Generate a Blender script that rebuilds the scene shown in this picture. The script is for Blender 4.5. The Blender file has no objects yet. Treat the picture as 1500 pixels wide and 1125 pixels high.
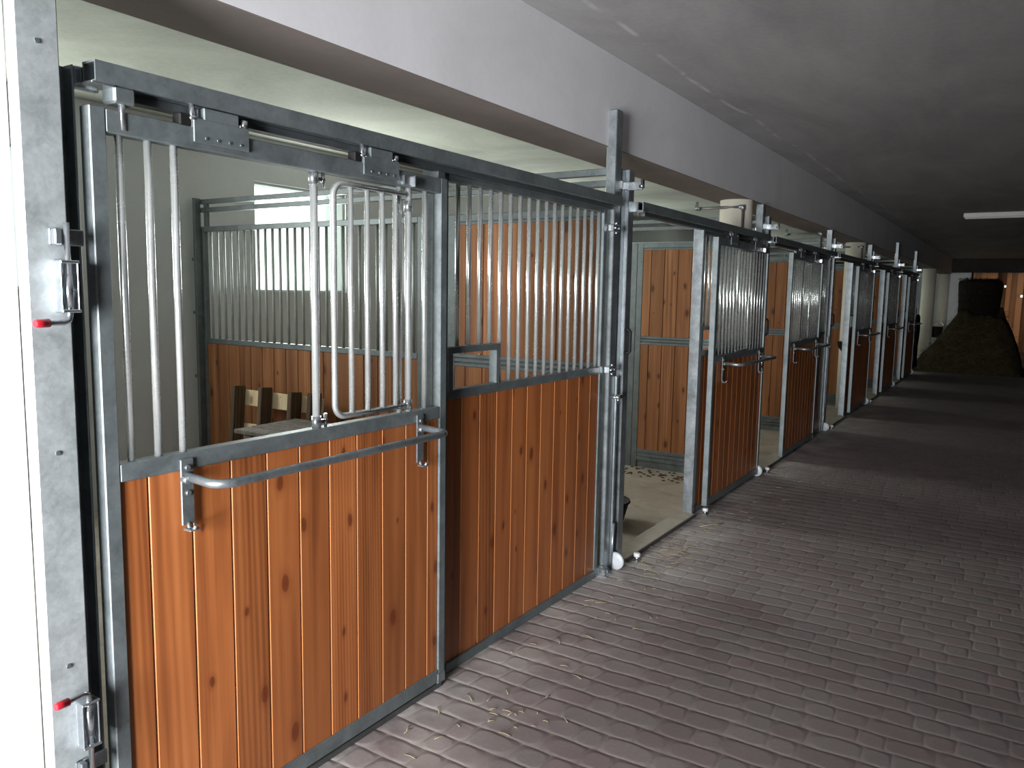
import bpy, bmesh, math, random
from mathutils import Vector, Matrix
random.seed(11)
scn = bpy.context.scene
COL = scn.collection

# ------------------------------------------------------------------ helpers
class MB:
    """collects shapes in one bmesh; build() links ONE mesh object"""
    def __init__(s):
        s.bm = bmesh.new()
        s.ly = s.bm.loops.layers.float_color.new('tone')
    def _tone(s, faces, c):
        for f in faces:
            for l in f.loops: l[s.ly] = (c[0], c[1], c[2], 1)
    def box(s, x0, x1, y0, y1, z0, z1, bev=0.0, seg=1, tone=(.5, .5, .5)):
        r = bmesh.ops.create_cube(s.bm, size=1)
        vs = r['verts']
        bmesh.ops.scale(s.bm, vec=(x1-x0, y1-y0, z1-z0), verts=vs)
        bmesh.ops.translate(s.bm, vec=((x0+x1)/2, (y0+y1)/2, (z0+z1)/2), verts=vs)
        fs = set(f for v in vs for f in v.link_faces)
        s._tone(fs, tone)
        if bev > 0:
            es = list(set(e for v in vs for e in v.link_edges))
            g = bmesh.ops.bevel(s.bm, geom=es, offset=bev, segments=seg, affect='EDGES', profile=.5)
            s._tone(g['faces'], tone)
            return list(set(v for f in g['faces'] for v in f.verts))
        return vs
    def obox(s, c, size, rot=(0, 0, 0), bev=0.0, tone=(.5, .5, .5)):
        n0 = len(s.bm.verts)
        s.bm.verts.ensure_lookup_table()
        old = set(s.bm.verts)
        s.box(-size[0]/2, size[0]/2, -size[1]/2, size[1]/2, -size[2]/2, size[2]/2, bev, 1, tone)
        from mathutils import Euler
        M = Matrix.Translation(c) @ Euler(rot).to_matrix().to_4x4()
        for v in s.bm.verts:
            if v not in old: v.co = M @ v.co
    def tube(s, pts, r, seg=12, tone=(.5, .5, .5), r2=None, close=True):
        pts = [Vector(p) for p in pts]
        n = len(pts); rings = []
        prev = None
        for i, p in enumerate(pts):
            d = (pts[min(i+1, n-1)] - pts[max(i-1, 0)]).normalized()
            if prev is None:
                a = Vector((0, 0, 1)) if abs(d.z) < .9 else Vector((1, 0, 0))
                u = d.cross(a).normalized()
            else:
                u = (prev - d*prev.dot(d)).normalized()
            prev = u; w = d.cross(u)
            rr = r if r2 is None else r + (r2-r)*i/(n-1)
            rings.append([s.bm.verts.new(p + (u*math.cos(t)+w*math.sin(t))*rr) for t in [2*math.pi*k/seg for k in range(seg)]])
        fs = []
        for a, b in zip(rings, rings[1:]):
            for k in range(seg):
                f = s.bm.faces.new((a[k], a[(k+1) % seg], b[(k+1) % seg], b[k])); f.smooth = True; fs.append(f)
        if close:
            fs.append(s.bm.faces.new(list(reversed(rings[0])))); fs.append(s.bm.faces.new(rings[-1]))
        s._tone(fs, tone)
    def cyl(s, p0, p1, r, seg=14, tone=(.5, .5, .5)):
        s.tube([p0, p1], r, seg, tone)
    def ball(s, c, r, sc=(1, 1, 1), tone=(.5, .5, .5), u=14, v=9):
        g = bmesh.ops.create_uvsphere(s.bm, u_segments=u, v_segments=v, radius=r)
        for q in g['verts']:
            q.co = Vector((q.co.x*sc[0], q.co.y*sc[1], q.co.z*sc[2])) + Vector(c)
        fs = set(f for q in g['verts'] for f in q.link_faces)
        for f in fs: f.smooth = True
        s._tone(fs, tone)
    def lathe(s, prof, c, seg=28, tone=(.5, .5, .5), ax='z', smooth=True):
        rings = []
        for (r, h) in prof:
            ring = []
            for k in range(seg):
                t = 2*math.pi*k/seg
                if ax == 'z': v = (r*math.cos(t), r*math.sin(t), h)
                elif ax == 'y': v = (r*math.cos(t), h, r*math.sin(t))
                else: v = (h, r*math.cos(t), r*math.sin(t))
                ring.append(s.bm.verts.new(Vector(v)+Vector(c)))
            rings.append(ring)
        fs = []
        for a, b in zip(rings, rings[1:]):
            for k in range(seg):
                f = s.bm.faces.new((a[k], a[(k+1) % seg], b[(k+1) % seg], b[k])); f.smooth = smooth; fs.append(f)
        fs.append(s.bm.faces.new(list(reversed(rings[0])))); fs.append(s.bm.faces.new(rings[-1]))
        s._tone(fs, tone)
    def extrude(s, prof, ax, a0, a1, tone=(.5, .5, .5), caps=True):
        """closed 2-D profile pushed along an axis. ax 'y': (x,z); 'x': (y,z); 'z': (x,y)"""
        def P(q, a):
            return {'y': (q[0], a, q[1]), 'x': (a, q[0], q[1]), 'z': (q[0], q[1], a)}[ax]
        A = [s.bm.verts.new(P(q, a0)) for q in prof]; B = [s.bm.verts.new(P(q, a1)) for q in prof]
        n = len(prof); fs = []
        for k in range(n):
            fs.append(s.bm.faces.new((A[k], A[(k+1) % n], B[(k+1) % n], B[k])))
        if caps:
            fs.append(s.bm.faces.new(A)); fs.append(s.bm.faces.new(list(reversed(B))))
        s._tone(fs, tone)
    def build(s, name, mat, parent=None, loc=(0, 0, 0)):
        bmesh.ops.recalc_face_normals(s.bm, faces=s.bm.faces[:])
        me = bpy.data.meshes.new(name)
        s.bm.to_mesh(me); s.bm.free()
        me.materials.append(mat)
        o = bpy.data.objects.new(name, me); COL.objects.link(o)
        o.location = loc
        if parent is not None: o.parent = parent
        return o

def thing(name, label, cat, loc=(0, 0, 0), group=None, rz=0):
    o = bpy.data.objects.new(name, None); COL.objects.link(o)
    o.empty_display_size = .1
    o.location = loc; o.rotation_euler = (0, 0, rz)
    o['label'] = label; o['category'] = cat
    if group: o['group'] = group
    return o
def tag(o, label, cat, group=None, kind=None):
    if label: o['label'] = label
    if cat: o['category'] = cat
    if group: o['group'] = group
    if kind: o['kind'] = kind
    return o
def struct(name, mb, mat, parent=None):
    o = mb.build(name, mat, parent)
    if parent is None: o['kind'] = 'structure'
    return o
def kids(o): return [c for c in COL.objects if c.parent == o]
def copy_tree(o, parent=None):
    c = o.copy(); COL.objects.link(c)
    if parent is not None: c.parent = parent
    for ch in kids(o): copy_tree(ch, c)
    return c
def clone(o, loc, label, group=None):
    c = copy_tree(o); c.location = loc; c['label'] = label
    if group: c['group'] = group
    return c

# ------------------------------------------------------------------ materials
def lin(r, g, b):
    f = lambda c: (c/255/12.92) if c/255 <= .04045 else ((c/255+.055)/1.055)**2.4
    return (f(r), f(g), f(b), 1)
class NT:
    def __init__(s, name):
        s.m = bpy.data.materials.new(name); s.m.use_nodes = True
        s.t = s.m.node_tree; s.t.nodes.clear()
        s.out = s.n('ShaderNodeOutputMaterial')
    def n(s, typ, **kw):
        nd = s.t.nodes.new(typ)
        for k, v in kw.items(): setattr(nd, k, v)
        return nd
    def l(s, a, b): s.t.links.new(a, b)
    def val(s, sock, v):
        if hasattr(v, 'is_output') or isinstance(v, bpy.types.NodeSocket): s.l(v, sock)
        else: sock.default_value = v
    def math(s, op, a, b=0.0, c=None):
        nd = s.n('ShaderNodeMath', operation=op); s.val(nd.inputs[0], a); s.val(nd.inputs[1], b)
        if c is not None: s.val(nd.inputs[2], c)
        return nd.outputs[0]
    def vmath(s, op, a, b):
        nd = s.n('ShaderNodeVectorMath', operation=op); s.val(nd.inputs[0], a); s.val(nd.inputs[1], b)
        return nd.outputs[0]
    def mix(s, f, a, b, mode='MIX'):
        nd = s.n('ShaderNodeMix', data_type='RGBA', blend_type=mode)
        s.val(nd.inputs[0], f); s.val(nd.inputs[6], a); s.val(nd.inputs[7], b)
        return nd.outputs[2]
    def noise(s, vec, scale, detail=4, rough=.5, dist=0):
        nd = s.n('ShaderNodeTexNoise'); s.val(nd.inputs['Vector'], vec)
        nd.inputs['Scale'].default_value = scale; nd.inputs['Detail'].default_value = detail
        nd.inputs['Roughness'].default_value = rough; nd.inputs['Distortion'].default_value = dist
        return nd.outputs['Fac']
    def ramp(s, f, stops, interp='LINEAR'):
        nd = s.n('ShaderNodeValToRGB'); s.val(nd.inputs[0], f)
        cr = nd.color_ramp; cr.interpolation = interp
        while len(cr.elements) < len(stops): cr.elements.new(.5)
        for e, (p, c) in zip(cr.elements, stops):
            e.position = p; e.color = c if len(c) == 4 else (*c, 1)
        return nd.outputs[0]
    def mapr(s, f, a, b, c, d):
        nd = s.n('ShaderNodeMapRange'); s.val(nd.inputs[0], f)
        for i, v in enumerate((a, b, c, d)): nd.inputs[1+i].default_value = v
        return nd.outputs[0]
    def coord(s, kind='Object'):
        return s.n('ShaderNodeTexCoord').outputs[kind]
    def scale(s, v, sc):
        return s.vmath('MULTIPLY', v, sc)
    def rnd(s): return s.n('ShaderNodeObjectInfo').outputs['Random']
    def bump(s, h, strength=.3, dist=.01):
        nd = s.n('ShaderNodeBump'); s.val(nd.inputs['Height'], h)
        nd.inputs['Strength'].default_value = strength; nd.inputs['Distance'].default_value = dist
        return nd.outputs[0]
    def bsdf(s, col, rough=.5, metal=0., spec=.5, normal=None, coat=0):
        nd = s.n('ShaderNodeBsdfPrincipled')
        s.val(nd.inputs['Base Color'], col); s.val(nd.inputs['Roughness'], rough)
        s.val(nd.inputs['Metallic'], metal); s.val(nd.inputs['Specular IOR Level'], spec)
        if coat: nd.inputs['Coat Weight'].default_value = coat; nd.inputs['Coat Roughness'].default_value = .25
        if normal is not None: s.l(normal, nd.inputs['Normal'])
        s.l(nd.outputs[0], s.out.inputs['Surface'])
        return nd
M = {}
def galv(name, c0, c1, rough, metal=.9):
    t = NT(name); co = t.vmath('ADD', t.coord(), t.scale(t.n('ShaderNodeCombineXYZ').outputs[0], (1, 1, 1)))
    off = t.n('ShaderNodeCombineXYZ'); r = t.rnd(); t.l(t.math('MULTIPLY', r, 9), off.inputs[0]); t.l(t.math('MULTIPLY', r, 23), off.inputs[2])
    v = t.vmath('ADD', t.coord(), off.outputs[0])
    a = t.noise(v, 9, 5, .62, .6); b = t.noise(v, 85, 3, .6)
    vo = t.n('ShaderNodeTexVoronoi'); t.l(v, vo.inputs['Vector']); vo.inputs['Scale'].default_value = 70
    sp = t.math('MULTIPLY', vo.outputs['Color'], .09)
    f = t.math('ADD', t.math('MULTIPLY', a, .75), t.math('ADD', t.math('MULTIPLY', b, .2), sp))
    col = t.ramp(f, [(.34, c0), (.75, c1)])
    ro = t.mapr(f, .3, .8, rough-.07, rough+.1)
    t.bsdf(col, ro, metal, .5, t.bump(f, .06, .004))
    return t.m
M['galv'] = galv('galvanised_steel', lin(112, 119, 122), lin(152, 160, 164), .36, .72)
M['galv_dull'] = galv('weathered_galvanised_steel', lin(96, 104, 106), lin(128, 137, 139), .46, .5)
M['galv_light'] = galv('pale_galvanised_steel', lin(140, 147, 148), lin(190, 197, 199), .42, .3)
M['zincdull'] = galv('dull_zinc_bar', lin(160, 168, 166), lin(190, 197, 195), .45, .4)
M['zinc'] = galv('bright_zinc', lin(190, 197, 202), lin(226, 232, 236), .2, .95)
M['bar'] = galv('zinc_plated_bar', lin(212, 217, 216), lin(232, 236, 235), .24, .78)

def wood(name, dark, mid, light, knot, rough=.42, spec=.35, tone_amt=.5, knots=True, seam=None):
    t = NT(name)
    at = t.n('ShaderNodeAttribute', attribute_name='tone')
    sep = t.n('ShaderNodeSeparateColor'); t.l(at.outputs['Color'], sep.inputs[0])
    off = t.n('ShaderNodeCombineXYZ'); r = t.rnd()
    t.l(t.math('MULTIPLY', sep.outputs[0], 31), off.inputs[0]); t.l(t.math('MULTIPLY', sep.outputs[1], 17), off.inputs[1])
    t.l(t.math('ADD', t.math('MULTIPLY', sep.outputs[0], 53), t.math('MULTIPLY', r, 40)), off.inputs[2])
    v = t.vmath('ADD', t.coord(), off.outputs[0])
    g1 = t.noise(t.scale(v, (17, 17, .8)), 1, 4, .5, .4)
    g2 = t.noise(t.scale(v, (150, 150, 2.2)), 1, 3, .6)
    # cathedral growth rings
    wv = t.n('ShaderNodeTexWave', wave_type='RINGS', rings_direction='SPHERICAL')
    t.l(t.scale(v, (7.5, 7.5, .42)), wv.inputs['Vector'])
    wv.inputs['Scale'].default_value = 3.2; wv.inputs['Distortion'].default_value = 3.2; wv.inputs['Detail'].default_value = 2
    wv.inputs['Detail Scale'].default_value = .9
    f = t.math('ADD', t.math('MULTIPLY', g1, .84), t.math('ADD', t.math('MULTIPLY', g2, .10), t.math('MULTIPLY', t.math('SUBTRACT', wv.outputs['Fac'], .5), t.mapr(sep.outputs[1], .55, .8, .03, .2))))
    col = t.ramp(f, [(.25, dark), (.5, mid), (.78, light)])
    tone = t.mapr(sep.outputs[2], 0, 1, 1-tone_amt*.42, 1+tone_amt*.3)
    tn = t.n('ShaderNodeCombineXYZ')
    for k in range(3): t.l(tone, tn.inputs[k])
    col = t.mix(1, col, tn.outputs[0], 'MULTIPLY')
    if knots:
        vo = t.n('ShaderNodeTexVoronoi', feature='F1', voronoi_dimensions='2D')
        wob = t.n('ShaderNodeTexNoise'); t.l(t.scale(v, (9, 9, 5)), wob.inputs['Vector']); wob.inputs['Scale'].default_value = 1
        sv = t.n('ShaderNodeSeparateXYZ'); t.l(v, sv.inputs[0]); fl = t.n('ShaderNodeCombineXYZ')
        t.l(t.math('ADD', sv.outputs[0], sv.outputs[1]), fl.inputs[0]); t.l(sv.outputs[2], fl.inputs[1])
        vv = t.vmath('ADD', t.scale(fl.outputs[0], (6.5, 3.3, 0)), t.scale(wob.outputs['Color'], (.14, .14, .14)))
        t.l(vv, vo.inputs['Vector']); vo.inputs['Scale'].default_value = 1; vo.inputs['Randomness'].default_value = 1
        sc = t.n('ShaderNodeSeparateColor'); t.l(vo.outputs['Color'], sc.inputs[0])
        size = t.mapr(sc.outputs[0], .0, 1, .05, .30)
        k = t.math('DIVIDE', vo.outputs['Distance'], size)
        kf = t.ramp(k, [(.0, (1, 1, 1)), (.36, (.9, .9, .9)), (.5, (.3, .3, .3)), (1.0, (0, 0, 0))])
        halo = t.ramp(k, [(.0, (.45, .45, .45)), (1.0, (0, 0, 0))])
        gate = t.math('GREATER_THAN', sc.outputs[1], .58)
        col = t.mix(t.math('MULTIPLY', kf, t.math('MULTIPLY', gate, .85)), col, knot)
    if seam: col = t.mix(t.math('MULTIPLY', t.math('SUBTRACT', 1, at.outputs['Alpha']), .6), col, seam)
    t.bsdf(col, rough, 0, spec, t.bump(f, .12, .003))
    return t.m
M['pine'] = wood('stained_pine', lin(122, 68, 36), lin(156, 92, 50), lin(176, 112, 66), lin(92, 40, 20), seam=lin(200, 132, 78))  # pale seam paints in the light caught on bevels, plus worn board edges
M['pine2'] = wood('partition_pine', lin(112, 70, 44), lin(148, 98, 62), lin(172, 122, 84), lin(66, 34, 22), .5, .3, seam=lin(84, 46, 24))  # stall haze painted in: greyer, less saturated than the door pine
M['greywood'] = wood('weathered_grey_wood', lin(80, 74, 68), lin(112, 106, 100), lin(134, 128, 121), lin(80, 72, 66), .8, .2, .4, False)
M['oldwood'] = wood('brown_pallet_wood', lin(70, 56, 44), lin(104, 86, 68), lin(128, 108, 86), lin(60, 46, 36), .8, .2, .5, False)
M['rawwood'] = wood('pale_raw_pine', lin(196, 172, 138), lin(222, 202, 168), lin(236, 220, 190), lin(140, 100, 66), .7, .25, .3, True)

def plaster(name, col, col2, sc=1.2, rough=.85, bump=.05):
    t = NT(name); v = t.coord()
    a = t.noise(v, sc, 6, .6, .8); b = t.noise(v, 30, 3, .6)
    f = t.math('ADD', t.math('MULTIPLY', a, .8), t.math('MULTIPLY', b, .2))
    t.bsdf(t.ramp(f, [(.3, col2), (.7, col)]), rough, 0, .2, t.bump(f, bump, .02))
    return t.m
M['white'] = plaster('white_wall_paint', lin(216, 216, 219), lin(206, 207, 210))
M['beam'] = plaster('beam_plaster', lin(226, 226, 229), lin(208, 208, 211))
M['stallplaster'] = plaster('stall_plaster', lin(210, 213, 216), lin(192, 195, 198), .9)
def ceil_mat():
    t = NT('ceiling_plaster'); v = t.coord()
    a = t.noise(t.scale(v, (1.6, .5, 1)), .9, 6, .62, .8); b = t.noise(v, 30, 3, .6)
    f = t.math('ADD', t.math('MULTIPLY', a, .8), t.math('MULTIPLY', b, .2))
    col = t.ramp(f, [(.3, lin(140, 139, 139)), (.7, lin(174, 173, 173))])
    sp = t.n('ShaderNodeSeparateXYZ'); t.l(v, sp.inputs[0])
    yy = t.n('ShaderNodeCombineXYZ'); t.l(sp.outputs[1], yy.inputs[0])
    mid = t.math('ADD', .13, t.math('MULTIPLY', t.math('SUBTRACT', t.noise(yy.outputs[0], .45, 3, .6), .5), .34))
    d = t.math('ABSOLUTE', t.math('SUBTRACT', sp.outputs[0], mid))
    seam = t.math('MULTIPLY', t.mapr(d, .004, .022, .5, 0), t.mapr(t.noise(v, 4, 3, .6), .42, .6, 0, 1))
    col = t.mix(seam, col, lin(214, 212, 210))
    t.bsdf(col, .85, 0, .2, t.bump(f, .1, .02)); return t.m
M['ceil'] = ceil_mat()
M['ceil_stall'] = plaster('stall_ceiling_plaster', lin(172, 176, 167), lin(134, 139, 129), .8)
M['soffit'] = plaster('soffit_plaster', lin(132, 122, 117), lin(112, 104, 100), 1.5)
M['column'] = plaster('cream_column_paint', lin(226, 222, 208), lin(212, 208, 194), 2)
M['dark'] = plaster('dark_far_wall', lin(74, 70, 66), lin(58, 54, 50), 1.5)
M['concrete'] = plaster('stall_concrete', lin(178, 172, 160), lin(140, 132, 120), 2.2, .9, .1)

def simple(name, col, rough=.5, metal=0, spec=.5, var=.12):
    t = NT(name); a = t.noise(t.coord(), 18, 4, .6)
    c2 = tuple(x*(1-var*2) for x in col[:3])+(1,)
    t.bsdf(t.ramp(a, [(.3, c2), (.7, col)]), rough, metal, spec)
    return t.m
M['black'] = simple('black_plastic', lin(26, 27, 28), .4)
M['rubber'] = simple('black_rubber', lin(20, 20, 21), .7, 0, .3)
M['red'] = simple('red_plastic', lin(206, 36, 52), .3)
M['nylon'] = simple('white_nylon', lin(206, 209, 212), .35, 0, .5, .04)
M['roller'] = simple('pale_nylon_roller', lin(168, 174, 178), .4, 0, .4, .06)
M['iron'] = simple('dark_track_steel', lin(84, 90, 93), .5, .4)
M['pipe'] = simple('grey_pipe', lin(118, 116, 112), .45, .5)
M['wrap'] = simple('dark_bale_straw', lin(38, 32, 26), .95, 0, .1, .3)
M['cloth'] = simple('black_cloth', lin(16, 16, 17), .9, 0, .1)
M['lamp'] = simple('white_lamp_housing', lin(214, 212, 210), .5, 0, .4, .04)
M['angle'] = simple('threshold_steel', lin(104, 106, 106), .5, .7)

# block paving in wavy courses across the aisle
def paving():
    t = NT('rounded_block_paving'); co = t.coord()
    PX, PY = .150, .1215
    jit = t.n('ShaderNodeTexNoise'); t.l(co, jit.inputs['Vector']); jit.inputs['Scale'].default_value = 6; jit.inputs['Detail'].default_value = 2
    js = t.n('ShaderNodeSeparateColor'); t.l(jit.outputs['Color'], js.inputs[0])
    sp = t.n('ShaderNodeSeparateXYZ'); t.l(co, sp.inputs[0])
    x = t.math('ADD', sp.outputs[0], t.math('MULTIPLY', t.math('SUBTRACT', js.outputs[0], .5), .03))
    y = t.math('ADD', sp.outputs[1], t.math('MULTIPLY', t.math('SUBTRACT', js.outputs[1], .5), .026))
    v = t.math('DIVIDE', y, PY); row = t.math('FLOOR', v); fy = t.math('SUBTRACT', v, row)
    wn = t.n('ShaderNodeTexWhiteNoise', noise_dimensions='1D'); t.l(row, wn.inputs['W'])
    u0 = t.math('ADD', t.math('DIVIDE', x, PX), t.math('MULTIPLY', wn.outputs['Value'], 37))
    u = t.math('ADD', u0, t.math('MULTIPLY', t.math('SINE', t.math('MULTIPLY', u0, 2*math.pi*.37)), .20))
    cell = t.math('FLOOR', u); fx = t.math('SUBTRACT', u, cell)
    ex = t.math('MULTIPLY', t.math('MINIMUM', fx, t.math('SUBTRACT', 1, fx)), PX)
    ey = t.math('MULTIPLY', t.math('MINIMUM', fy, t.math('SUBTRACT', 1, fy)), PY)
    sm = t.n('ShaderNodeMath', operation='SMOOTH_MIN'); t.l(ex, sm.inputs[0]); t.l(t.math('MULTIPLY', ey, .95), sm.inputs[1]); sm.inputs[2].default_value = .062
    d = sm.outputs[0]
    cv = t.n('ShaderNodeCombineXYZ'); t.l(cell, cv.inputs[0]); t.l(row, cv.inputs[1])
    w2 = t.n('ShaderNodeTexWhiteNoise', noise_dimensions='2D'); t.l(cv.outputs[0], w2.inputs['Vector'])
    big = t.noise(co, .9, 4, .6); fine = t.noise(co, 60, 4, .65)
    stone = t.ramp(w2.outputs['Value'], [(0, lin(120, 109, 109)), (.35, lin(132, 119, 119)), (.7, lin(126, 121, 120)), (1, lin(138, 129, 128))])
    stone = t.mix(t.mapr(fine, .3, .7, 0, .3), stone, lin(96, 86, 84))
    stone = t.mix(t.mapr(big, .35, .7, 0, .5), stone, lin(146, 136, 133))
    sand = t.mix(t.mapr(t.noise(co, 3.5, 3, .6), .4, .62, 0, 1), lin(110, 100, 96), lin(166, 158, 153))
    joint = t.mapr(d, -.012, -.001, 1, 0)
    col = t.mix(t.math('MULTIPLY', joint, .85), stone, sand)
    dn = t.noise(co, 2.6, 6, .62)
    edge = t.mapr(sp.outputs[0], -.1, .75, 1, 0)
    dust = t.math('MULTIPLY', t.math('MULTIPLY', edge, t.mapr(dn, .38, .62, 0, 1)), .8)
    gx = t.math('SUBTRACT', sp.outputs[0], .12); gy = t.math('SUBTRACT', sp.outputs[1], 4.25)
    rr = t.math('SQRT', t.math('ADD', t.math('MULTIPLY', gx, gx), t.math('MULTIPLY', t.math('MULTIPLY', gy, gy), .3)))
    spill = t.math('MULTIPLY', t.mapr(rr, .05, .6, .75, 0), t.mapr(dn, .3, .55, .3, 1))
    dust = t.math('MAXIMUM', dust, spill)
    col = t.mix(dust, col, lin(186, 181, 176))
    hh = t.n('ShaderNodeMapRange', interpolation_type='SMOOTHSTEP'); t.l(d, hh.inputs[0])
    for k_, v_ in enumerate((-.012, .016, 0, 1)): hh.inputs[1+k_].default_value = v_
    h = t.math('ADD', hh.outputs[0], t.math('MULTIPLY', fine, .10))
    t.bsdf(col, t.mapr(fine, .3, .7, .5, .72), 0, .35, t.bump(h, .45, .010))
    return t.m
M['paving'] = paving()

def endboard():
    t = NT('sunlit_thin_boards'); v = t.coord()
    at = t.n('ShaderNodeAttribute', attribute_name='tone')
    sep = t.n('ShaderNodeSeparateColor'); t.l(at.outputs['Color'], sep.inputs[0])
    g = t.noise(t.scale(v, (14, 14, .6)), 1, 4, .6)
    f = t.math('ADD', t.math('MULTIPLY', g, .6), t.math('MULTIPLY', sep.outputs[0], .5))
    col = t.ramp(f, [(.25, lin(96, 72, 58)), (.75, lin(176, 146, 122))])
    d = t.n('ShaderNodeBsdfDiffuse'); t.l(col, d.inputs[0])
    tr = t.n('ShaderNodeBsdfTranslucent'); t.l(col, tr.inputs[0])
    mx = t.n('ShaderNodeMixShader'); mx.inputs[0].default_value = .55
    t.l(d.outputs[0], mx.inputs[1]); t.l(tr.outputs[0], mx.inputs[2]); t.l(mx.outputs[0], t.out.inputs[0])
    return t.m
M['endboard'] = endboard()
def hay():
    t = NT('dusty_hay'); v = t.coord()
    a = t.noise(t.scale(v, (1, 1, 1.6)), 7, 6, .7, 1.2); b = t.noise(v, 55, 4, .7, 2)
    f = t.math('ADD', t.math('MULTIPLY', a, .6), t.math('MULTIPLY', b, .4))
    t.bsdf(t.ramp(f, [(.35, lin(36, 31, 22)), (.6, lin(78, 69, 49)), (.8, lin(124, 112, 82))]), .95, 0, .1, t.bump(f, .9, .06))
    return t.m
M['hay'] = hay()
M['straw'] = simple('straw_stalk', lin(160, 146, 116), .7, 0, .3)
def glass():
    t = NT('window_glass')
    g = t.n('ShaderNodeBsdfGlossy'); g.inputs['Roughness'].default_value = .02
    tr = t.n('ShaderNodeBsdfTransparent'); tr.inputs[0].default_value = (.93, .98, .94, 1)
    mx = t.n('ShaderNodeMixShader'); mx.inputs[0].default_value = .04; t.l(tr.outputs[0], mx.inputs[1]); t.l(g.outputs[0], mx.inputs[2])
    t.l(mx.outputs[0], t.out.inputs[0]); return t.m
M['glass'] = glass()

# ------------------------------------------------------------------ layout numbers (metres; x across, y down the aisle)
PITCH = 3.13
POST = [4.28 + PITCH*k for k in range(6)]           # tall posts at the far side of each stall
OPEN = [1.16] + [4.57 + PITCH*k for k in range(5)]  # rail starts
CEIL = 3.09
XB = -4.0                                            # back wall
NTH = ['first', 'second', 'third', 'fourth', 'fifth', 'sixth']

# ------------------------------------------------------------------ setting
m = MB(); m.box(-.12, 5.2, -6, 32, -.2, 0); struct('floor', m, M['paving'])
m = MB(); m.box(XB-.3, -.121, .5, 32, -.25, -.05); struct('floor_stalls', m, M['concrete'])
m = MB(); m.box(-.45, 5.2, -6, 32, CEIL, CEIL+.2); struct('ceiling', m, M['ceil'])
m = MB(); m.box(XB-.3, -.45, .5, 32, CEIL, CEIL+.2); struct('ceiling_stalls', m, M['ceil_stall'])
m = MB(); m.box(-.45, -.10, -6, 32, 2.575, CEIL+.1); struct('trim_beam', m, M['beam'])
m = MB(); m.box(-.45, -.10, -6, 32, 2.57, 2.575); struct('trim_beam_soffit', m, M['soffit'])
m = MB(); m.box(-.28, -.045, -6, .9685, 0, 2.57); m.box(XB, -.28, .75, .962, -.06, CEIL); struct('wall_left', m, M['white'])
m = MB(); m.box(5.2, 5.4, -6, 32, -.2, CEIL); struct('wall_right', m, M['dark'])
m = MB(); m.box(2.3, 5.2, -3.3, -3.1, -.1, CEIL); m.box(-.045, 2.3, -3.3, -3.1, 2.5, CEIL); struct('wall_entrance', m, M['dark'])  # unseen wall with a doorway, added to cut the sky light from behind
# back wall with a window per stall
WY = [(4.93 + PITCH*j, 6.10 + PITCH*j) for j in range(-1, 8)]
WZ = (1.68, 2.69)
m = MB()
ys = [.75]
for a, b in WY: ys += [a, b]
ys.append(32)
for i in range(0, len(ys), 2): m.box(XB-.3, XB, ys[i], ys[i+1], -.1, CEIL)
for a, b in WY:
    m.box(XB-.3, XB, a, b, -.1, WZ[0]); m.box(XB-.3, XB, a, b, WZ[1], CEIL)
struct('wall_back', m, M['stallplaster'])
for i, (a, b) in enumerate(WY):
    m = MB(); w = .022
    for (y0, y1, z0, z1) in ((a, b, WZ[0], WZ[0]+w), (a, b, WZ[1]-w, WZ[1]), (a, a+w, WZ[0]+w, WZ[1]-w), (b-w, b, WZ[0]+w, WZ[1]-w)):
        m.box(XB-.075, XB-.03, y0, y1, z0, z1, .003)
    wn = struct('window_%d' % (i+1), m, M['nylon'])
    g = MB(); g.box(XB-.058, XB-.052, a+w, b-w, WZ[0]+w, WZ[1]-w); g.build('window_pane', M['glass'], wn)
# far end: boards with light behind, dark lintel
YE = 31.0
m = MB(); m.box(-4.3, 5.4, YE, YE+.3, 2.62, CEIL+.1); m.box(3.4, 5.4, YE, YE+.3, -.1, 2.62); struct('wall_end', m, M['dark'])
m = MB(); m.box(-4.3, .55, YE, YE+.3, -.1, 2.62); struct('wall_end_left', m, M['stallplaster'])
m = MB(); xx = .5; i = 0
while xx < 3.4:
    w = random.uniform(.12, .19); t = (random.random(), random.random(), random.random())
    x1 = min(xx+w, 3.45); dy = .022*(i % 2)
    if i == 6:
        m.box(xx, x1, YE+dy, YE+.02+dy, -.05, 2.14, 0, 1, t); m.box(xx, x1-.05, YE+dy, YE+.02+dy, 2.14, 2.20, 0, 1, t); m.box(xx, x1, YE+dy, YE+.02+dy, 2.20, 2.62, 0, 1, t)
    elif i == 9:
        m.box(xx, x1, YE+dy, YE+.02+dy, -.05, 1.82, 0, 1, t); m.box(xx, x1-.06, YE+dy, YE+.02+dy, 1.82, 1.89, 0, 1, t); m.box(xx, x1, YE+dy, YE+.02+dy, 1.89, 2.62, 0, 1, t)
    else:
        m.box(xx, x1, YE+dy, YE+.02+dy, -.05, 2.62, 0, 1, t)
    xx = x1-.004; i += 1
struct('wall_far_boards', m, M['endboard'])

# ------------------------------------------------------------------ white columns under the beam
def column(x, y, r, z0, label):
    m = MB(); m.lathe([(r, z0), (r, 2.57)], (x, y, 0), 40)
    return tag(m.build('column', M['column']), label, 'column', 'round columns under the beam')
column(-.235, 7.20, .145, -.05, 'round white column behind the rail of the second stall, bent pipe on its face')
column(-.25, 13.42, .15, -.05, 'round cream column standing in the fourth stall doorway, black feed bowl on it')
column(-.28, 25.6, .18, -.05, 'round pale column past the last stall, rising out of the hay')
column(-.30, 32.0-.9, .2, -.05, 'farthest round column, dim, beside the end wall')

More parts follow.
